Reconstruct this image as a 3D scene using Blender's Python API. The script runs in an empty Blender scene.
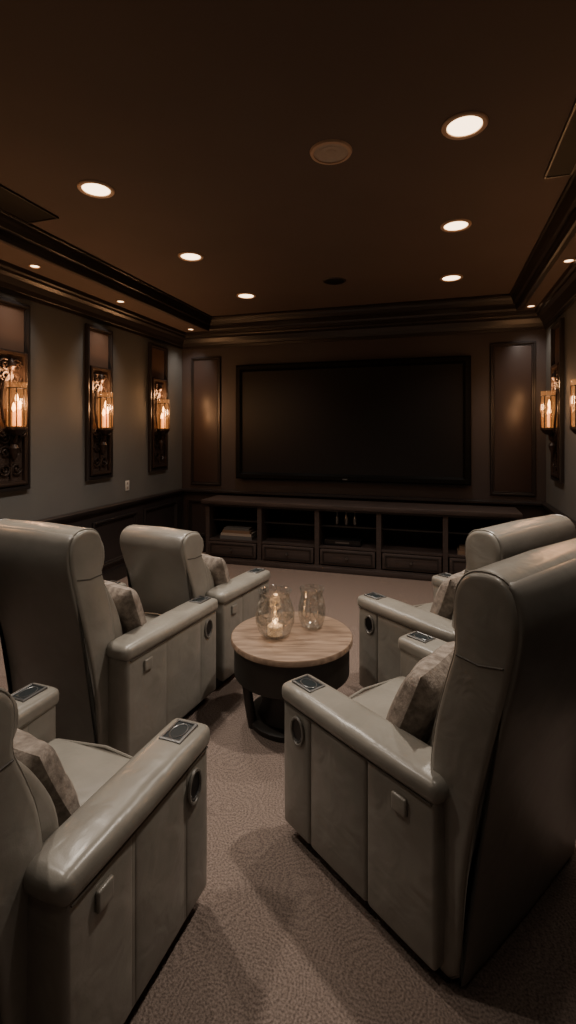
import bpy, bmesh, math, random
from mathutils import Vector, Matrix
random.seed(4)
D = bpy.data
COL = bpy.context.scene.collection

# ------------------------------------------------------------ materials
def mat(name, color, rough=0.5, metal=0.0, var=0.0, vscale=5.0, bump=0.0, bscale=40.0,
        emis=None, estr=0.0, stretch=None, spec=0.5, color2=None, coat=0.0, bump2=0.0, bscale2=10.0):
    m = D.materials.new(name); m.use_nodes = True
    nt = m.node_tree; b = nt.nodes['Principled BSDF']
    b.inputs['Base Color'].default_value = (*color, 1)
    b.inputs['Roughness'].default_value = rough
    b.inputs['Metallic'].default_value = metal
    b.inputs['Specular IOR Level'].default_value = spec
    b.inputs['Coat Weight'].default_value = coat
    b.inputs['Coat Roughness'].default_value = 0.25
    tc = nt.nodes.new('ShaderNodeTexCoord')
    mp = nt.nodes.new('ShaderNodeMapping')
    nt.links.new(tc.outputs['Object'], mp.inputs['Vector'])
    if stretch: mp.inputs['Scale'].default_value = stretch
    if var > 0 or color2:
        n = nt.nodes.new('ShaderNodeTexNoise'); n.inputs['Scale'].default_value = vscale
        n.inputs['Detail'].default_value = 6
        nt.links.new(mp.outputs[0], n.inputs['Vector'])
        r = nt.nodes.new('ShaderNodeValToRGB')
        c2 = color2 if color2 else tuple(c*(1-var) for c in color)
        r.color_ramp.elements[0].position = 0.35; r.color_ramp.elements[1].position = 0.65
        r.color_ramp.elements[0].color = (*c2, 1); r.color_ramp.elements[1].color = (*color, 1)
        nt.links.new(n.outputs['Fac'], r.inputs['Fac'])
        nt.links.new(r.outputs['Color'], b.inputs['Base Color'])
    if bump > 0:
        n2 = nt.nodes.new('ShaderNodeTexNoise'); n2.inputs['Scale'].default_value = bscale
        n2.inputs['Detail'].default_value = 4
        nt.links.new(mp.outputs[0], n2.inputs['Vector'])
        bp = nt.nodes.new('ShaderNodeBump'); bp.inputs['Strength'].default_value = bump
        bp.inputs['Distance'].default_value = 0.01
        nt.links.new(n2.outputs['Fac'], bp.inputs['Height'])
        nt.links.new(bp.outputs[0], b.inputs['Normal'])
        if bump2 > 0:
            n3 = nt.nodes.new('ShaderNodeTexNoise'); n3.inputs['Scale'].default_value = bscale2
            n3.inputs['Detail'].default_value = 2; n3.inputs['Distortion'].default_value = 0.6
            nt.links.new(mp.outputs[0], n3.inputs['Vector'])
            b2 = nt.nodes.new('ShaderNodeBump'); b2.inputs['Strength'].default_value = bump2; b2.inputs['Distance'].default_value = 0.02
            nt.links.new(n3.outputs['Fac'], b2.inputs['Height']); nt.links.new(bp.outputs[0], b2.inputs['Normal'])
            nt.links.new(b2.outputs[0], b.inputs['Normal'])
    if emis:
        b.inputs['Emission Color'].default_value = (*emis, 1)
        b.inputs['Emission Strength'].default_value = estr
    return m

M_leather = mat('leather', (0.262,0.248,0.218), 0.30, var=0.16, vscale=7, bump=0.04, bscale=220, bump2=0.28, bscale2=9, coat=0.2)
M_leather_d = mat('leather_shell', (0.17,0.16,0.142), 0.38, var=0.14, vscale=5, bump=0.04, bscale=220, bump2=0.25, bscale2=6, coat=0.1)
M_seam = mat('leather_seam', (0.07,0.062,0.052), 0.6)
M_black = mat('black_plastic', (0.008,0.008,0.009), 0.35)
M_chrome = mat('dark_chrome', (0.22,0.22,0.22), 0.3, metal=1.0)
M_tray = mat('tray_well', (0.008,0.014,0.017), 0.5, spec=0.3)
M_gun = mat('gunmetal_rim', (0.16,0.16,0.16), 0.35, metal=0.7)
M_pillow = mat('pillow_fabric', (0.30,0.26,0.225), 0.9, color2=(0.15,0.126,0.107), vscale=30, bump=0.4, bscale=90)
M_wall = mat('wall_paint', (0.125,0.124,0.118), 0.75, var=0.10, vscale=2.5, bump=0.05, bscale=60)
M_front = mat('front_wall_paint', (0.046,0.037,0.038), 0.5, var=0.15, vscale=2, bump=0.05, bscale=60)
M_panel_glow = mat('front_panel_glow_tint', (0.050,0.034,0.030), 0.36, var=0.12, vscale=2)  # browner than the front wall: warm glow put into the panel colour
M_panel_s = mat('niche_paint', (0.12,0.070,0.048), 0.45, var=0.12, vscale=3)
M_wains = mat('wainscot_paint', (0.026,0.020,0.020), 0.5, var=0.15, vscale=3)
M_trim = mat('dark_trim', (0.018,0.015,0.015), 0.36, var=0.1, vscale=3)
M_ceil = mat('ceiling_paint', (0.105,0.075,0.063), 0.8, var=0.1, vscale=1.5)
M_wood = mat('cabinet_wood', (0.056,0.041,0.038), 0.5, color2=(0.036,0.027,0.025), vscale=4, stretch=(1,6,14))
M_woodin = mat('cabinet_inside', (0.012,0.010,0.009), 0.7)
M_table = mat('oak_top', (0.29,0.205,0.145), 0.5, color2=(0.16,0.108,0.075), vscale=5, stretch=(1.2,9,4), bump=0.12)
M_tdark = mat('table_base_dark', (0.022,0.018,0.015), 0.5, var=0.2)
M_screen = mat('screen_surface', (0.010,0.010,0.0108), 0.4, var=0.05, spec=0.25)
M_bezel = mat('screen_bezel', (0.003,0.003,0.003), 0.5, spec=0.15)
M_lamp = mat('lamp_lens', (1,0.9,0.75), 0.5, emis=(1.0,0.70,0.42), estr=6)
M_ring = mat('lamp_ring', (0.55,0.38,0.27), 0.4)
M_grille = mat('speaker_grille', (0.50,0.42,0.36), 0.6, bump=0.8, bscale=300)
M_iron = mat('wrought_iron', (0.045,0.030,0.024), 0.38, metal=0.5, bump=0.4, bscale=60)
M_plate = mat('carved_plate', (0.045,0.029,0.023), 0.45, bump=1.0, bscale=35)
M_glow = mat('sconce_glass', (1,0.6,0.3), 0.3, emis=(1.0,0.30,0.06), estr=1.6)
M_bulb = mat('sconce_bulb', (1,0.7,0.4), 0.3, emis=(1.0,0.45,0.14), estr=9)
M_wax = mat('candle_wax', (0.75,0.6,0.42), 0.5, emis=(1.0,0.5,0.2), estr=0.12)
M_flame = mat('flame', (1,0.7,0.3), 0.5, emis=(1.0,0.55,0.2), estr=10)
M_white = mat('outlet_plastic', (0.6,0.58,0.54), 0.4)
M_paper = mat('book_paper', (0.30,0.26,0.22), 0.8)
M_bookA = mat('book_cover_tan', (0.18,0.12,0.08), 0.6)
M_bookB = mat('book_cover_grey', (0.10,0.10,0.10), 0.6)

def glassmat(name, diff, edge, cell, em=0.0):
    M = D.materials.new(name); M.use_nodes = True
    nt = M.node_tree; nt.nodes.clear()
    o = nt.nodes.new('ShaderNodeOutputMaterial'); mx = nt.nodes.new('ShaderNodeMixShader')
    tr = nt.nodes.new('ShaderNodeBsdfTransparent'); tr.inputs[0].default_value = (0.95,0.94,0.92,1)
    gl = nt.nodes.new('ShaderNodeBsdfGlossy'); gl.inputs['Color'].default_value = (0.9,0.89,0.87,1); gl.inputs['Roughness'].default_value = 0.1
    df = nt.nodes.new('ShaderNodeBsdfDiffuse'); df.inputs[0].default_value = (0.30,0.30,0.29,1)
    mx2 = nt.nodes.new('ShaderNodeMixShader'); mx2.inputs[0].default_value = diff
    lw = nt.nodes.new('ShaderNodeLayerWeight'); lw.inputs[0].default_value = 0.3
    tc = nt.nodes.new('ShaderNodeTexCoord'); vo = nt.nodes.new('ShaderNodeTexVoronoi'); vo.feature = 'DISTANCE_TO_EDGE'; vo.inputs['Scale'].default_value = cell
    nt.links.new(tc.outputs['Object'], vo.inputs['Vector'])
    rp = nt.nodes.new('ShaderNodeValToRGB'); rp.color_ramp.elements[0].position = 0.0; rp.color_ramp.elements[0].color = (edge,edge,edge,1)
    rp.color_ramp.elements[1].position = 0.10; rp.color_ramp.elements[1].color = (0.02,0.02,0.02,1)
    nt.links.new(vo.outputs['Distance'], rp.inputs[0])
    ad = nt.nodes.new('ShaderNodeMath'); ad.operation = 'ADD'; ad.use_clamp = True
    ml = nt.nodes.new('ShaderNodeMath'); ml.operation = 'MULTIPLY'; ml.inputs[1].default_value = 0.55
    nt.links.new(lw.outputs['Facing'], ml.inputs[0]); nt.links.new(ml.outputs[0], ad.inputs[0]); nt.links.new(rp.outputs[0], ad.inputs[1])
    nt.links.new(ad.outputs[0], mx.inputs[0]); nt.links.new(tr.outputs[0], mx.inputs[1])
    nt.links.new(gl.outputs[0], mx2.inputs[1]); nt.links.new(df.outputs[0], mx2.inputs[2])
    nt.links.new(mx2.outputs[0], mx.inputs[2])
    if em > 0:
        e_ = nt.nodes.new('ShaderNodeEmission'); e_.inputs[0].default_value = (1.0,0.36,0.09,1); e_.inputs[1].default_value = em
        a_ = nt.nodes.new('ShaderNodeAddShader'); nt.links.new(mx.outputs[0], a_.inputs[0]); nt.links.new(e_.outputs[0], a_.inputs[1])
        nt.links.new(a_.outputs[0], o.inputs[0])
    else:
        nt.links.new(mx.outputs[0], o.inputs[0])
    return M
M_glass = glassmat('patterned_glass', 0.25, 0.50, 34)
M_clear = glassmat('ribbed_amber_glass', 0.1, 0.10, 20, em=0.16)

# carpet with faint concentric swirl tufting
M_carpet = D.materials.new('carpet'); M_carpet.use_nodes = True
nt = M_carpet.node_tree; b = nt.nodes['Principled BSDF']; b.inputs['Roughness'].default_value = 0.95
b.inputs['Specular IOR Level'].default_value = 0.1
tc = nt.nodes.new('ShaderNodeTexCoord')
dn = nt.nodes.new('ShaderNodeTexNoise'); dn.inputs['Scale'].default_value = 4; dn.inputs['Detail'].default_value = 2
nt.links.new(tc.outputs['Object'], dn.inputs['Vector'])
mxv = nt.nodes.new('ShaderNodeVectorMath'); mxv.operation = 'MULTIPLY_ADD'; mxv.inputs[1].default_value = (.16,.16,.16)
nt.links.new(dn.outputs['Color'], mxv.inputs[0]); nt.links.new(tc.outputs['Object'], mxv.inputs[2])
vo = nt.nodes.new('ShaderNodeTexVoronoi'); vo.inputs['Scale'].default_value = 3.6; vo.inputs['Randomness'].default_value = 0.9
nt.links.new(mxv.outputs[0], vo.inputs['Vector'])
m1 = nt.nodes.new('ShaderNodeMath'); m1.operation = 'MULTIPLY'; m1.inputs[1].default_value = 130
nt.links.new(vo.outputs['Distance'], m1.inputs[0])
m2 = nt.nodes.new('ShaderNodeMath'); m2.operation = 'SINE'; nt.links.new(m1.outputs[0], m2.inputs[0])
ns = nt.nodes.new('ShaderNodeTexNoise'); ns.inputs['Scale'].default_value = 150; ns.inputs['Detail'].default_value = 3
nt.links.new(tc.outputs['Object'], ns.inputs['Vector'])
m3 = nt.nodes.new('ShaderNodeMath'); m3.operation = 'MULTIPLY_ADD'; m3.inputs[1].default_value = 0.05
nt.links.new(m2.outputs[0], m3.inputs[0]); nt.links.new(ns.outputs['Fac'], m3.inputs[2])
rp = nt.nodes.new('ShaderNodeValToRGB')
rp.color_ramp.elements[0].position = 0.3; rp.color_ramp.elements[0].color = (0.105,0.081,0.070,1)
rp.color_ramp.elements[1].position = 0.7; rp.color_ramp.elements[1].color = (0.26,0.205,0.178,1)
nt.links.new(m3.outputs[0], rp.inputs[0]); nt.links.new(rp.outputs[0], b.inputs['Base Color'])
bp = nt.nodes.new('ShaderNodeBump'); bp.inputs['Strength'].default_value = 0.5; bp.inputs['Distance'].default_value = 0.01
nt.links.new(m3.outputs[0], bp.inputs['Height']); nt.links.new(bp.outputs[0], b.inputs['Normal'])

# ------------------------------------------------------------ geometry helpers
def empty(name, loc=(0,0,0), rz=0.0, parent=None):
    e = D.objects.new(name, None); e.empty_display_size = 0.1
    e.location = loc; e.rotation_euler = (0,0,rz); COL.objects.link(e)
    if parent: e.parent = parent
    return e

def mk(name, verts, faces, m, parent=None, smooth=True, loc=(0,0,0), rot=(0,0,0)):
    me = D.meshes.new(name); me.from_pydata([tuple(v) for v in verts], [], faces)
    bm = bmesh.new(); bm.from_mesh(me)
    bmesh.ops.remove_doubles(bm, verts=bm.verts, dist=1e-5)
    bmesh.ops.recalc_face_normals(bm, faces=bm.faces)
    bm.to_mesh(me); bm.free()
    me.materials.append(m)
    if smooth:
        me.polygons.foreach_set('use_smooth', [True]*len(me.polygons))
        try: me.set_sharp_from_angle(angle=math.radians(40))
        except Exception: pass
    ob = D.objects.new(name, me); COL.objects.link(ob)
    ob.location = loc; ob.rotation_euler = rot
    if parent: ob.parent = parent
    return ob

def rbox(name, lo, hi, m, parent=None, bev=0.0, seg=3, rot=(0,0,0)):
    c = [(a+b_)/2 for a,b_ in zip(lo,hi)]; s = [(b_-a) for a,b_ in zip(lo,hi)]
    bm = bmesh.new(); bmesh.ops.create_cube(bm, size=1)
    for v in bm.verts: v.co = Vector((v.co.x*s[0], v.co.y*s[1], v.co.z*s[2]))
    if bev > 0:
        bmesh.ops.bevel(bm, geom=list(bm.edges), offset=bev, segments=seg, profile=0.5, affect='EDGES', clamp_overlap=True)
    me = D.meshes.new(name); bm.to_mesh(me); bm.free(); me.materials.append(m)
    if bev > 0:
        me.polygons.foreach_set('use_smooth', [True]*len(me.polygons))
        try: me.set_sharp_from_angle(angle=math.radians(40))
        except Exception: pass
    ob = D.objects.new(name, me); COL.objects.link(ob); ob.location = c; ob.rotation_euler = rot
    if parent: ob.parent = parent
    return ob

def puffbox(name, lo, hi, m, parent, bev=0.04, puff=0.02, n=6, rot=(0,0,0)):
    c = Vector([(a+b_)/2 for a,b_ in zip(lo,hi)]); s = Vector([(b_-a) for a,b_ in zip(lo,hi)])
    bm = bmesh.new(); bmesh.ops.create_cube(bm, size=1)
    for v in bm.verts: v.co = Vector((v.co.x*s.x, v.co.y*s.y, v.co.z*s.z))
    bmesh.ops.bevel(bm, geom=list(bm.edges), offset=bev, segments=4, profile=0.5, affect='EDGES')
    bmesh.ops.subdivide_edges(bm, edges=[e for e in bm.edges if e.calc_length() > bev*2.2], cuts=n, use_grid_fill=True)
    for v in bm.verts:
        u = [2*v.co[i]/s[i] for i in range(3)]
        for i in range(3):
            j, k = [q for q in range(3) if q != i]
            w = max(0, 1-u[j]**2)*max(0, 1-u[k]**2)
            v.co[i] += puff*u[i]*w
    me = D.meshes.new(name); bm.to_mesh(me); bm.free(); me.materials.append(m)
    me.polygons.foreach_set('use_smooth', [True]*len(me.polygons))
    ob = D.objects.new(name, me); COL.objects.link(ob); ob.location = c; ob.rotation_euler = rot
    if parent: ob.parent = parent
    return ob

def lathe(name, prof, m, parent=None, loc=(0,0,0), n=40, rot=(0,0,0), sx=1, sy=1):
    vs, fs = [], []
    for r, z in prof:
        for i in range(n):
            a = 2*math.pi*i/n; vs.append((r*math.cos(a)*sx, r*math.sin(a)*sy, z))
    for k in range(len(prof)-1):
        for i in range(n):
            j = (i+1) % n
            fs.append((k*n+i, k*n+j, (k+1)*n+j, (k+1)*n+i))
    return mk(name, vs, fs, m, parent, True, loc, rot)

def tube(name, pts, r, m, parent=None, n=6, closed=False, taper=None):
    pts = [Vector(p) for p in pts]; vs, fs = [], []; N = len(pts)
    for i, p in enumerate(pts):
        if closed: t = pts[(i+1)%N]-pts[i-1]
        else: t = pts[min(i+1,N-1)]-pts[max(i-1,0)]
        t.normalize(); up = Vector((0.31,0.22,0.93)) if abs(t.z) < 0.9 else Vector((1,0.1,0))
        a = t.cross(up).normalized(); b_ = t.cross(a)
        rr = r*(taper(i/(N-1)) if taper else 1)
        for k in range(n):
            q = 2*math.pi*k/n; vs.append(p+rr*(a*math.cos(q)+b_*math.sin(q)))
    for i in range(N if closed else N-1):
        j = (i+1) % N
        for k in range(n):
            l = (k+1) % n; fs.append((i*n+k, i*n+l, j*n+l, j*n+k))
    if not closed:
        fs.append(tuple(range(n))); fs.append(tuple((N-1)*n+k for k in range(n)))
    return mk(name, vs, fs, m, parent)

def catmull(pts, k=4, closed=True):
    out = []; N = len(pts)
    for i in range(N):
        p0,p1,p2,p3 = [Vector(pts[(i+d) % N]) for d in (-1,0,1,2)]
        for s in range(k):
            t = s/k
            out.append(0.5*((2*p1)+(-p0+p2)*t+(2*p0-5*p1+4*p2-p3)*t*t+(-p0+3*p1-3*p2+p3)*t**3))
    return out

def rect_sweep(name, u0,u1,v0,v1, prof, mapf, m, parent=None, closed=True):
    vs, fs = [], []; P = len(prof)
    for (cu,cv,su,sv) in ((u0,v0,1,1),(u1,v0,-1,1),(u1,v1,-1,-1),(u0,v1,1,-1)):
        for d,h in prof: vs.append(mapf(cu+su*d, cv+sv*d, h))
    for c in range(4):
        e = (c+1) % 4
        for k in range(P if closed else P-1):
            l = (k+1) % P; fs.append((c*P+k, c*P+l, e*P+l, e*P+k))
    return mk(name, vs, fs, m, parent, smooth=False)

# ------------------------------------------------------------ room
XL, XR, YF, YB = -3.33, 1.13, 5.95, -2.6
ZS, ZT = 2.92, 3.05
TX0, TX1, TY0, TY1 = -2.79, 0.80, -2.1, 5.67
rbox('floor', (XL-.1,YB-.1,-.1), (XR+.1,YF+.1,0), M_carpet)
D.objects['floor'].data.transform(Matrix.Translation(D.objects['floor'].location)); D.objects['floor'].location = (0,0,0)
rbox('wall_left', (XL-.1,YB-.1,0), (XL,YF+.1,3.2), M_wall)
rbox('wall_right', (XR,YB-.1,0), (XR+.1,YF+.1,3.2), M_wall)
rbox('wall_front', (XL,YF,0), (XR,YF+.1,3.2), M_front)
rbox('wall_back', (XL,YB-.1,0), (XR,YB,3.2), M_wall)
vs, fs = [], []
def ring(x0,x1,y0,y1,z): 
    i = len(vs); vs.extend([(x0,y0,z),(x1,y0,z),(x1,y1,z),(x0,y1,z)]); return i
a = ring(XL,XR,YB,YF,ZS); b1 = ring(TX0,TX1,TY0,TY1,ZS); c1 = ring(TX0,TX1,TY0,TY1,ZT); t1 = ring(XL,XR,YB,YF,3.2)
for r0, r1 in ((a,b1),(b1,c1),(a,t1)):
    for i in range(4):
        j = (i+1) % 4; fs.append((r0+i,r0+j,r1+j,r1+i))
fs.append((c1,c1+1,c1+2,c1+3)); fs.append((t1,t1+1,t1+2,t1+3))
mk('ceiling', vs, fs, M_ceil, smooth=False)
flat = lambda u,v,h: (u,v,h)
rect_sweep('trim_1', XL,XR,YB,YF, [(0,2.72),(.018,2.72),(.022,2.75),(.032,2.755),(.045,2.79),(.075,2.835),(.105,2.855),(.11,2.875),(.13,2.885),(.135,2.92),(0,2.92)], flat, M_trim)
rect_sweep('trim_2', TX0,TX1,TY0,TY1, [(-.06,2.921),(-.06,2.90),(-.03,2.895),(-.02,2.885),(0.0,2.885),(.012,2.905),(.015,2.945),(.04,2.955),(.05,2.99),(.06,3.01),(.065,3.03),(.08,3.035),(.08,3.051),(0,3.051)], flat, M_trim)
rect_sweep('trim_3', XL,XR,YB,YF, [(0,.755),(.02,.755),(.022,.775),(.03,.785),(.05,.80),(.05,.82),(.03,.83),(.0,.835)], flat, M_trim)
rect_sweep('trim_4', XL,XR,YB,YF, [(0,.0),(.012,.0),(.012,.76),(0,.76)], flat, M_wains)
for nm,lo,hi in (('baseboard_left',(XL+.012,YB,0),(XL+.035,YF-.012,.14)),('baseboard_right',(XR-.035,YB,0),(XR-.012,YF-.012,.14)),
                 ('baseboard_front',(XL+.035,YF-.035,0),(XR-.035,YF-.012,.14)),('baseboard_back',(XL+.035,YB+.012,0),(XR-.035,YB+.035,.14))):
    rbox(nm, lo, hi, M_trim, bev=.004, seg=2)
mould = [(0,0),(0,.012),(.008,.024),(.022,.024),(.028,.012),(.040,.012),(.048,0)]
mL = lambda u,v,h: (XL+h+.0001, u, v)
mR = lambda u,v,h: (XR-h-.0001, u, v)
mF = lambda u,v,h: (u, YF-h-.0001, v)
tn = [5]
def wallframe(u0,u1,v0,v1,mapf,base=0.0):
    rect_sweep('trim_%d' % tn[0], u0,u1,v0,v1, [(d,h+base) for d,h in mould], mapf, M_trim); tn[0]+=1
wallframe(-3.19,-2.75,.89,2.60,mF); wallframe(.56,1.03,.89,2.60,mF)
# plain flush panels inside the mouldings beside the screen
for u0,u1 in ((-3.145,-2.795),(.605,.985)):
    rbox('trim_%d' % tn[0], (u0,YF-.010,.935),(u1,YF-.0005,2.555), M_panel_glow, bev=.004, seg=2); tn[0]+=1
ys = [-.9,.0,.9,1.8,2.7,3.6,4.5,5.4]
for y in ys[1:]:
    wallframe(y-.38,y+.38,.2,.69,mL,.012); wallframe(y-.38,y+.38,.2,.69,mR,.012)
wallframe(-3.22,-2.82,.2,.69,mF,.012)

# ------------------------------------------------------------ sconces in framed niches
def spiral(cx, cz, r0, turns, s, start, y):
    pts = []
    for i in range(34):
        t = i/33; a_ = start + s*turns*2*math.pi*t; r = r0*(1-t)**0.8+.004
        pts.append((cx+r*math.cos(a_), y, cz+r*math.sin(a_)))
    return pts
def sconce(x, y, rz, power=5):
    e = empty('wall_sconce', (x,y,0), rz)
    mp_ = lambda u,v,h: (u, h, v)
    rect_sweep('outer_frame', -.20,.20,1.12,2.67, [(0,0.0005),(0,.03),(.01,.04),(.028,.04),(.036,.022),(.045,.02),(.05,.0005)], mp_, M_trim, e)
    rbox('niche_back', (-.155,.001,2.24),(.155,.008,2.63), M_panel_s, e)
    rect_sweep('plate_frame', -.155,.155,1.165,2.26, [(0,0.001),(0,.045),(.012,.05),(.03,.045),(.035,.02),(.035,.001)], mp_, M_iron, e)
    rbox('carved_plate', (-.13,.001,1.19),(.13,.02,2.235), M_plate, e)
    yy = .03
    for sx in (-1,1):
        st = 0 if sx > 0 else math.pi
        for k,(cz,r0,s) in enumerate(((2.14,.05,1),(2.05,.045,-1),(1.56,.05,-1),(1.44,.045,1),(1.30,.05,-1))):
            tube('scroll', spiral(sx*.055,cz,r0,1.6,s*sx,st,yy), .009, M_iron, e, n=5)
    tube('stem', [(0,.03,1.22),(0,.035,1.5),(0,.03,1.9),(0,.035,2.2)], .012, M_iron, e)
    lathe('finial', [(0,2.2),(.025,2.17),(.035,2.13),(.015,2.10),(0,2.09)], M_iron, e, (0,.04,0), 16)
    lathe('drop', [(0,1.36),(.012,1.38),(.03,1.43),(.04,1.47),(.02,1.50),(0,1.5)], M_iron, e, (0,.06,0), 16)
    tube('arm', [(0,.03,1.50),(0,.06,1.49),(0,.085,1.53),(0,.09,1.60)], .011, M_iron, e)
    lathe('cup', [(0,1.57),(.03,1.575),(.05,1.59),(.07,1.615),(.08,1.62),(.08,1.64),(0,1.64)], M_iron, e, (0,.09,0), 28)
    vs, fs = [], []; n = 48; zs = [1.64,1.66,1.96,2.00]; rs = [.058,.066,.066,.070]
    for z,r in zip(zs,rs):
        for i in range(n):
            a_ = 2*math.pi*i/n; rr = r*(1+.06*(i%2)); vs.append((rr*math.cos(a_), .09+rr*math.sin(a_), z))
    for k in range(3):
        for i in range(n):
            j=(i+1)%n; fs.append((k*n+i,k*n+j,(k+1)*n+j,(k+1)*n+i))
    mk('glass_shade', vs, fs, M_clear, e)
    tube('shade_band', [(.072*math.cos(q*math.pi/12),.09+.072*math.sin(q*math.pi/12),1.95) for q in range(24)], .005, M_iron, e, n=5, closed=True)
    for dx,hh_ in ((-.03,1.78),(.0,1.84),(.03,1.76)):
        lathe('lamp_tube', [(0,1.645),(.013,1.65),(.013,hh_),(0,hh_)], M_glow, e, (dx,.09,0), 14)
        lathe('bulb', [(0,hh_),(.010,hh_+.01),(.014,hh_+.03),(.008,hh_+.06),(0,hh_+.08)], M_bulb, e, (dx,.09,0), 14)
    for k in range(5):
        a_ = math.pi*(k/4)
        tube('strap', [(.073*math.cos(a_),.09+.073*math.sin(a_),1.63),(.073*math.cos(a_),.09+.073*math.sin(a_),1.955)], .005, M_iron, e, n=5)
    for sx in (-1,1):
        tube('side_leaf', [(sx*.02,.04,1.58),(sx*.07,.06,1.60),(sx*.10,.06,1.70),(sx*.108,.05,1.82),(sx*.10,.045,1.93),(sx*.06,.04,2.02),(sx*.03,.04,2.06)], .012, M_iron, e)
        tube('leaf_curl', spiral(sx*.095,1.60,.035,1.3,-sx,0 if sx>0 else math.pi,.05), .009, M_iron, e, n=5)
    for i,(lz,ly,p) in enumerate(((2.06,.10,power*1.2),(1.84,.20,power))):
        l = D.lights.new('sconce_glow','POINT'); l.energy = p; l.color = (1.0,0.50,0.22); l.shadow_soft_size = .04
        lo = D.objects.new('sconce_glow', l); COL.objects.link(lo); lo.parent = e; lo.location = (0,ly,lz)
    return e
for y in (2.03,3.13,4.23,5.33): sconce(XL, y, -math.pi/2, 4.4)
for y in (3.13,4.20,5.33): sconce(XR, y, math.pi/2, 2.8)

# ------------------------------------------------------------ ceiling fixtures
def downlight(x,y,z,r=.105,power=60,tilt=(0,0),spot=125,nm='recessed_downlight'):
    e = empty(nm, (x,y,z))
    lathe('trim_ring', [(r*.74,.0),(r*.78,-.008),(r*.95,-.010),(r,-.004),(r,0)], M_ring, e)
    lathe('lens', [(0,-.003),(r*.76,-.003)], M_lamp, e)
    l = D.lights.new('lamp','SPOT'); l.energy = power; l.color = (1.0,0.87,0.74); l.spot_size = math.radians(spot); l.spot_blend = 1.0
    l.shadow_soft_size = .05
    lo = D.objects.new('lamp', l); COL.objects.link(lo); lo.parent = e; lo.location = (0,0,-.03); lo.rotation_euler = (tilt[0],tilt[1],0)
for x,pw in ((-1.95,(155,100,50,85,8,3)),(.12,(170,105,50,22,8,3))):
    for y,p in zip((2.46,3.63,4.85,1.25,.05,-1.15),pw):  # trailing entries: out-of-view lamps added to light the chair backs
        downlight(x,y,ZT,power=p,spot=115)
for y in (2.03,3.13,4.23):
    downlight(-3.06,y,ZS,r=.042,power=18,tilt=(0,math.radians(16)),spot=80)
    downlight(.96,y,ZS,r=.042,power=10,tilt=(0,math.radians(-8)),spot=80)
downlight(-3.03,5.64,ZS,r=.042,power=20,tilt=(math.radians(14),math.radians(12)),spot=85)
downlight(.93,5.64,ZS,r=.042,power=20,tilt=(math.radians(14),math.radians(-4)),spot=85)
e = empty('ceiling_speaker', (-.53,2.49,ZT))
lathe('grille', [(0,-.008),(.03,-.009),(.034,-.006),(.06,-.008),(.064,-.005),(.09,-.006)], M_grille, e)
lathe('rim', [(.088,0),(.09,-.012),(.105,-.010),(.11,0)], M_ring, e)
e = empty('ceiling_vent', (-.95,4.63,ZT))
lathe('grille', [(0,-.006),(.085,-.006)], M_black, e); lathe('rim', [(.083,0),(.086,-.01),(.105,-.008),(.11,0)], M_tdark, e)
for x0,x1,y1 in ((-2.70,-2.45,2.70),(.585,.715,3.08)):
    e = empty('air_vent', ((x0+x1)/2, y1-.75, ZT)); w=(x1-x0)/2
    rbox('slot', (-w,-.75,-.008),(w,.75,-.001), M_bezel, e)
    rect_sweep('frame', -w-.010,w+.003,-.760,.760, [(0,0),(0,-.012),(.010,-.012),(.010,0)], flat, M_trim, e)

# ------------------------------------------------------------ screen
e = empty('projection_screen', (-1.0725,5.90,1.73))
hw, hh = 1.4275, .73
rbox('screen', (-hw+.07,-.02,-hh+.07),(hw-.07,.0,hh-.07), M_screen, e)
rbox('backing', (-hw+.03,0,-hh+.03),(hw-.03,.049,hh-.03), M_bezel, e)
rect_sweep('frame', -hw,hw,-hh,hh, [(0,.0),(0,.04),(.015,.055),(.06,.055),(.085,.02),(.085,0)], lambda u,v,h:(u,-h,v), M_bezel, e)
rbox('badge', (-.03,-.058,-hh+.02),(.03,-.054,-hh+.035), M_chrome, e)

# ------------------------------------------------------------ media cabinet
e = empty('media_console', (0,0,0))
x0,x1,yf,yb,zt = -2.74,.78,5.48,5.91,.77
rbox('top', (x0-.04,yf-.04,zt-.05),(x1+.04,yb,zt), M_wood, e, .006, 2)
rbox('top_lip', (x0-.015,yf-.015,zt-.075),(x1+.015,yb,zt-.05), M_trim, e)
rbox('plinth', (x0,yf+.0,0),(x1,yb,.075), M_wood, e, .004, 2)
rbox('plinth_moulding', (x0-.012,yf-.014,0),(x1+.012,yf,.06), M_wood, e, .006,2)
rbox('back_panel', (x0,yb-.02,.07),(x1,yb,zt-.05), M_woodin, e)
rbox('drawer_deck', (x0,yf+.01,.27),(x1,yb-.02,.29), M_wood, e)
n=5; step=(x1-x0)/n
for i in range(n+1):
    xx = x0+i*step; hwid=.028
    a0 = max(x0, xx-hwid); a1 = min(x1, xx+hwid)
    if i==0: a0,a1=x0,x0+.05
    if i==n: a0,a1=x1-.05,x1
    rbox('upright', (a0,yf,.07),(a1,yb-.02,zt-.05), M_wood, e, .003, 1)
for i in range(n):
    l = x0+i*step+.04; r = x0+(i+1)*step-.04
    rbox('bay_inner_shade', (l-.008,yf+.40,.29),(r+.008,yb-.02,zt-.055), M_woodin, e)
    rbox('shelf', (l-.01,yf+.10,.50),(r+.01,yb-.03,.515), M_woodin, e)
    rbox('drawer_front', (l,yf-.012,.09),(r,yf+.02,.262), M_wood, e, .005, 2)
    rect_sweep('drawer_bead', l+.03,r-.03,.11,.243, [(0,0),(0,.008),(.012,.008),(.012,0)], lambda u,v,h:(u,yf-.0121-h,v), M_trim, e)
    lathe('knob', [(0,0),(.008,0),(.008,.012),(.016,.018),(.014,.026),(0,.03)], M_chrome, e, ((l+r)/2,yf-.012,.177), 14, (math.pi/2,0,0))

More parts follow.
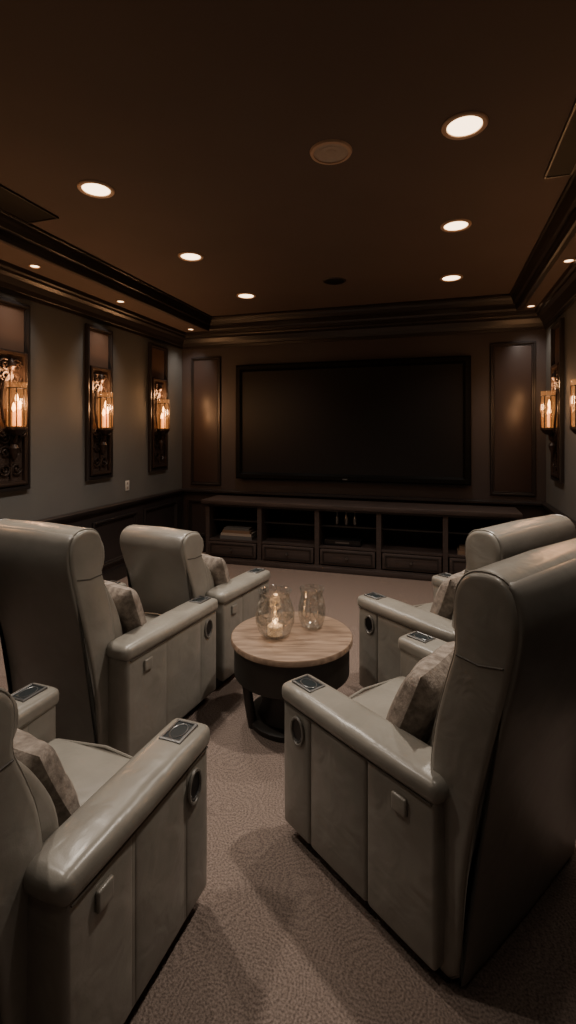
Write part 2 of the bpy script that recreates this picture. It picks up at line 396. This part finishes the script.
def stack(nm, x, y, z, items):
    e = empty(nm, (x,y,z)); zz = 0
    for i,(w,d,h,m_) in enumerate(items):
        rbox('book_cover_bottom', (-w/2,-d/2,zz),(w/2,d/2,zz+.003), m_, e)
        rbox('pages', (-w/2+.004,-d/2+.004,zz+.003),(w/2-.004,d/2-.004,zz+h-.003), M_paper, e)
        rbox('book_cover_top', (-w/2,-d/2,zz+h-.003),(w/2,d/2,zz+h), m_, e)
        rbox('spine', (-w/2,-d/2-.002,zz),(w/2,-d/2+.002,zz+h), m_, e)
        zz += h
stack('book_stack', -2.36,5.66,.29, [(.42,.26,.04,M_bookB),(.40,.25,.03,M_paper),(.36,.24,.035,M_bookA),(.33,.22,.03,M_bookB)])
stack('book_stack', .36,5.66,.29, [(.32,.25,.035,M_bookA),(.28,.22,.03,M_bookA)])
for bx in (-1.13,-1.02,-.92):
    lathe('decor_bottle', [(0,0),(.028,0),(.030,.01),(.030,.09),(.012,.125),(.011,.165),(.014,.168),(.014,.178),(0,.178)], M_chrome, None, (bx,5.66,.515), 18)
e = empty('media_player', (-1.05,5.68,.29)); rbox('body', (-.21,-.13,.008),(.21,.13,.07), M_black, e, .004,2)
rbox('display', (-.08,-.132,.03),(.08,-.129,.05), M_chrome, e)
for fx in (-.18,.18): rbox('foot', (fx-.015,-.1,0),(fx+.015,.1,.009), M_black, e)

e = empty('power_outlet', (XL,4.72,1.0), -math.pi/2)
rbox('cover_plate', (-.035,0.0005,-.055),(.035,.006,.055), M_white, e, .002, 2)
for zz in (-.025,.025): rbox('socket', (-.014,.006,zz-.013),(.014,.0075,zz+.013), M_paper, e)

# ------------------------------------------------------------ round coffee table
T = empty('round_coffee_table', (-.786,2.64,0), .3)
lathe('table_top', [(0,.47),(.32,.47),(.336,.467),(.34,.461),(.34,.440),(.335,.435),(0,.435)], M_table, T, n=72)
lathe('apron_drum', [(0,.435),(.322,.435),(.322,.27),(.31,.26),(0,.26)], M_tdark, T, n=64)
for k in range(4):
    a_ = math.pi/2*k+.4; ca,sa = math.cos(a_),math.sin(a_)
    tube('leg', [(ca*.27,sa*.27,.265),(ca*.25,sa*.25,.12),(ca*.23,sa*.23,.0)], .026, M_tdark, T, n=10)
lathe('base_disc', [(0,.0),(.24,.0),(.245,.01),(.245,.03),(.23,.04),(0,.04)], M_tdark, T, n=48)
lathe('pedestal', [(.19,.04),(.17,.08),(.16,.2),(.20,.265)], M_tdark, T, n=40)

G = empty('glass_candle_holder', (-.865,2.58,.4705))
lathe('bowl', [(0,.006),(.055,.006),(.085,.03),(.104,.08),(.105,.13),(.09,.185),(.075,.215),(.078,.235),(.090,.252),(.094,.252),(.082,.235),(.079,.215),(.094,.185),(.109,.13),(.108,.08),(.088,.026),(.056,0),(0,0)], M_glass, G, n=48)
lathe('candle', [(0,.008),(.042,.008),(.042,.055),(.036,.06),(0,.054)], M_wax, G, n=28)
lathe('flame', [(0,.062),(.005,.067),(.007,.074),(.004,.086),(0,.092)], M_flame, G, n=12)
l = D.lights.new('candle_light','POINT'); l.energy = .16; l.color=(1,.6,.3); l.shadow_soft_size=.02
lo = D.objects.new('candle_light', l); COL.objects.link(lo); lo.parent=G; lo.location=(0,0,.11)
J = empty('glass_jar', (-.70,2.76,.4705))
lathe('jar', [(0,.005),(.045,.005),(.062,.02),(.076,.07),(.078,.11),(.066,.165),(.06,.19),(.07,.225),(.073,.225),(.063,.19),(.069,.165),(.081,.11),(.079,.07),(.065,.016),(.046,0),(0,0)], M_glass, J, n=48)

# ------------------------------------------------------------ recliners
def loft_back(name, prof, x0, x1, m, parent, end=.03, k=3):
    P = [Vector((p[0],p[1])) for p in catmull(prof,k)]
    N = len(P)
    nrm = []
    for i in range(N):
        t = (P[(i+1)%N]-P[i-1]).normalized(); nrm.append(Vector((t.y,-t.x)))
    area = sum(P[i].x*P[(i+1)%N].y-P[(i+1)%N].x*P[i].y for i in range(N))
    s = 1 if area > 0 else -1
    rings = [(x0,end),(x0+end*.12,end*.55),(x0+end*.4,end*.2),(x0+end,0),(x0+end*2.2,-.004),((x0+x1)/2,-.010),(x1-end*2.2,-.004),(x1-end,0),(x1-end*.4,end*.2),(x1-end*.12,end*.55),(x1,end)]
    vs, fs = [], []
    for x,ins in rings:
        for p,nn in zip(P,nrm):
            q = p - s*nn*ins; vs.append((x,q.x,q.y))
    for r in range(len(rings)-1):
        for i in range(N):
            j=(i+1)%N; fs.append((r*N+i,r*N+j,(r+1)*N+j,(r+1)*N+i))
    fs.append(tuple(range(N))); fs.append(tuple((len(rings)-1)*N+i for i in range(N)))
    return mk(name, vs, fs, m, parent), P, nrm, s

def pillow(parent, loc, rot, s=.21, t=.075, nm='throw_pillow'):
    n = 16; vs, fs = [], []
    for side in (1,-1):
        for i in range(n+1):
            for j in range(n+1):
                u=-1+2*i/n; v=-1+2*j/n
                h = t*((1-u**4)*(1-v**4))**.55
                h *= 1+.06*math.sin(7*u+3*v)
                vs.append((s*u*(1-.07*(1-v*v)), s*v*(1-.07*(1-u*u)), side*h))
    for q in range(2):
        o_ = q*(n+1)**2
        for i in range(n):
            for j in range(n):
                a_=o_+i*(n+1)+j; fs.append((a_,a_+1,a_+n+2,a_+n+1))
    return mk(nm, vs, fs, M_pillow, parent, True, loc, rot)

def recliner(corner, side, ang, W=.86, L=.68, hb=1.19, ha=.60, inset=.045, pil=(0,.17,.66), prot=(100,0,0), ps=.20):
    """corner = world XY of the front outer arm corner; side=-1 left arm, +1 right arm"""
    a_ = math.radians(ang); f = Vector((math.cos(a_),math.sin(a_))); r = Vector((f.y,-f.x))
    root = Vector(corner) - side*W/2*r - L*f
    E = empty('recliner', (root.x,root.y,0), a_-math.pi/2)
    aw = .145; zk = (hb-.6)/.59
    Z = lambda z: z if z <= .6 else .6+(z-.6)*zk
    rbox('base', (-W/2+.05,-.02,0),(W/2-.05,L-.06,.07), M_black, E, .01, 2)
    for s in (-1,1):
        xo, xi = s*W/2, s*(W/2-aw); lo, hi = min(xo,xi), max(xo,xi)
        cuts = [-.01, L*.36, L*.76, L-.008]
        rbox('arm_core', (lo+.014,-.004,.05),(hi-.008,L-.014,ha-.045), M_leather, E, .012, 3)
        for y0_,y1_ in zip(cuts[:-1],cuts[1:]):
            puffbox('side_panel', (lo+.005,y0_+.0012,.052),(hi-.006,y1_-.0012,ha-.05), M_leather, E, .013, .007, n=5)
        puffbox('arm_pad', (lo-.004,-.02,ha-.072),(hi+.004,L+.006,ha), M_leather, E, .027, .008)
        xs = s*(W/2-.003)
        tube('pad_seam', [(s*(W/2-.001),.0,ha-.068),(s*(W/2-.001),L-.02,ha-.068)], .003, M_seam, E, n=5)
        rbox('recline_tag', (min(xs,xs+s*.014),L*.12,ha-.155),(max(xs,xs+s*.014),L*.12+.055,ha-.10), M_leather, E, .006, 3)
        cy, cz = L-.105, ha-.145
        xo_ = s*(W/2+.0015)
        ov = [(xo_, cy+.034*math.cos(q*math.pi/16), cz+.050*math.sin(q*math.pi/16)) for q in range(32)]
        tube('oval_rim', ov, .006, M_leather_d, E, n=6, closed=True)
        vs=[(xo_, cy+.034*math.cos(q*math.pi/16), cz+.050*math.sin(q*math.pi/16)) for q in range(32)]
        mk('oval_pocket', vs, [tuple(range(32))], M_black, E, False)
        tube('oval_lip', [(s*(W/2+.002), cy+.026*math.cos(q*math.pi/10), cz+.034*math.sin(q*math.pi/10)-.004) for q in range(11,20)], .003, M_gun, E, n=5)
        # inset cup-holder: thin metal frame, dark well sunk below its rim, round cup mouth
        cx = (lo+hi)/2
        rect_sweep('holder_frame', cx-.040,cx+.040,L-.140,L-.030, [(0,ha-.01),(0,ha+.0085),(.003,ha+.0105),(.007,ha+.0105),(.009,ha+.0085),(.009,ha-.01)], flat, M_gun, E)
        rbox('holder_well', (cx-.033,L-.133,ha-.012),(cx+.033,L-.037,ha+.0065), M_tray, E)
        tube('cup_mouth', [(cx+.026*math.cos(q*math.pi/12), L-.085+.038*math.sin(q*math.pi/12), ha+.0068) for q in range(24)], .0022, M_gun, E, n=5, closed=True)
    sw = W/2-aw
    puffbox('seat_cushion', (-sw+.004,0.0,.27),(sw-.004,L-.03,.44), M_leather, E, .04, .03)
    puffbox('footrest', (-sw+.006,L-.09,.07),(sw-.006,L-.005,.36), M_leather, E, .03, .015)
    tube('seat_piping', [(-sw+.04,L-.05,.43),(0,L-.045,.452),(sw-.04,L-.05,.43)], .005, M_leather, E)
    pr = [(.03,.05),(.035,.3),(.045,.55),(.028,.72),(-.008,.86),(-.036,.95),(-.04,1.0),(-.036,1.05),(-.04,1.12),(-.07,1.172),(-.12,1.192),(-.18,1.185),(-.217,1.14),(-.225,1.05),(-.195,.90),(-.145,.70),(-.10,.5),(-.07,.3),(-.05,.05)]
    pr = [(y,Z(z)) for y,z in pr]
    bw = W/2-inset
    ob,P,nrm,s_ = loft_back('back_shell', pr, -bw, bw, M_leather, E, .02)
    pr2 = [(-.195,1.175),(-.228,1.14),(-.238,1.05),(-.208,.90),(-.158,.70),(-.113,.5),(-.083,.3),(-.064,.05),(-.05,.05),(-.065,.3),(-.09,.5),(-.13,.7),(-.18,.9),(-.20,1.05),(-.19,1.12)]
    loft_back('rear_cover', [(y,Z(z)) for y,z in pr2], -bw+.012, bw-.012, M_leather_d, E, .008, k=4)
    for s in (-1,1):
        tube('piping', [(s*(bw-.018), (p+s_*n_*.001).x, (p+s_*n_*.001).y) for p,n_ in zip(P,nrm)], .004, M_leather, E, n=5, closed=True)
        tube('side_seam', [(s*(bw+.0005),-.05,Z(.955)),(s*(bw+.0005),-.12,Z(.95)),(s*(bw+.0005),-.19,Z(.965))], .003, M_seam, E, n=5)
    pc = [(.03,.40),(.11,.42),(.135,.52),(.12,.64),(.07,.78),(.01,.89),(-.03,.93),(-.06,.8),(.0,.6)]
    loft_back('lumbar_cushion', [(y,Z(z)) for y,z in pc], -sw+.012, sw-.012, M_leather, E, .03)
    ph = [(-.03,.95),(.0,.97),(.012,1.03),(.0,1.10),(-.04,1.155),(-.09,1.175),(-.12,1.1),(-.1,.98)]
    loft_back('head_cushion', [(y,Z(z)) for y,z in ph], -sw+.012, sw-.012, M_leather, E, .03)
    if pil:
        pillow(E, pil, tuple(math.radians(q) for q in prot), s=ps)
    return E

recliner((-.60,1.865), -1, 145, L=.71, hb=1.215, pil=(-.12,.25,.62), prot=(112,0,12))
recliner((-.475,2.99), -1, 143, L=.68, hb=1.12, pil=(-.10,.22,.62), prot=(110,0,10))
recliner((-1.265,2.70), 1, 82, L=.74, hb=1.155, inset=.13, pil=(.13,.24,.62), prot=(110,0,-12))
recliner((-1.16,3.36), 1, 80, W=.80, L=.58, hb=.985, inset=.14, pil=(.13,.21,.60), prot=(110,0,-12), ps=.19)
recliner((-.745,1.53), 1, 86, W=.82, L=.62, hb=1.04, inset=.12, pil=(.02,.20,.59), prot=(115,0,-4), ps=.17)

# ------------------------------------------------------------ world + camera
w = D.worlds.new('World'); bpy.context.scene.world = w; w.use_nodes = True
w.node_tree.nodes['Background'].inputs[0].default_value = (0.01,0.009,0.008,1)
cam = D.cameras.new('camera'); co = D.objects.new('camera', cam); COL.objects.link(co)
co.location = (0,0,1.6); co.rotation_euler = (math.radians(90),0,math.atan2(150,490))
cam.sensor_fit = 'HORIZONTAL'; cam.sensor_width = 36; cam.lens = 490/576*36; cam.shift_y = -80/576
cam.clip_start = .02
bpy.context.scene.camera = co
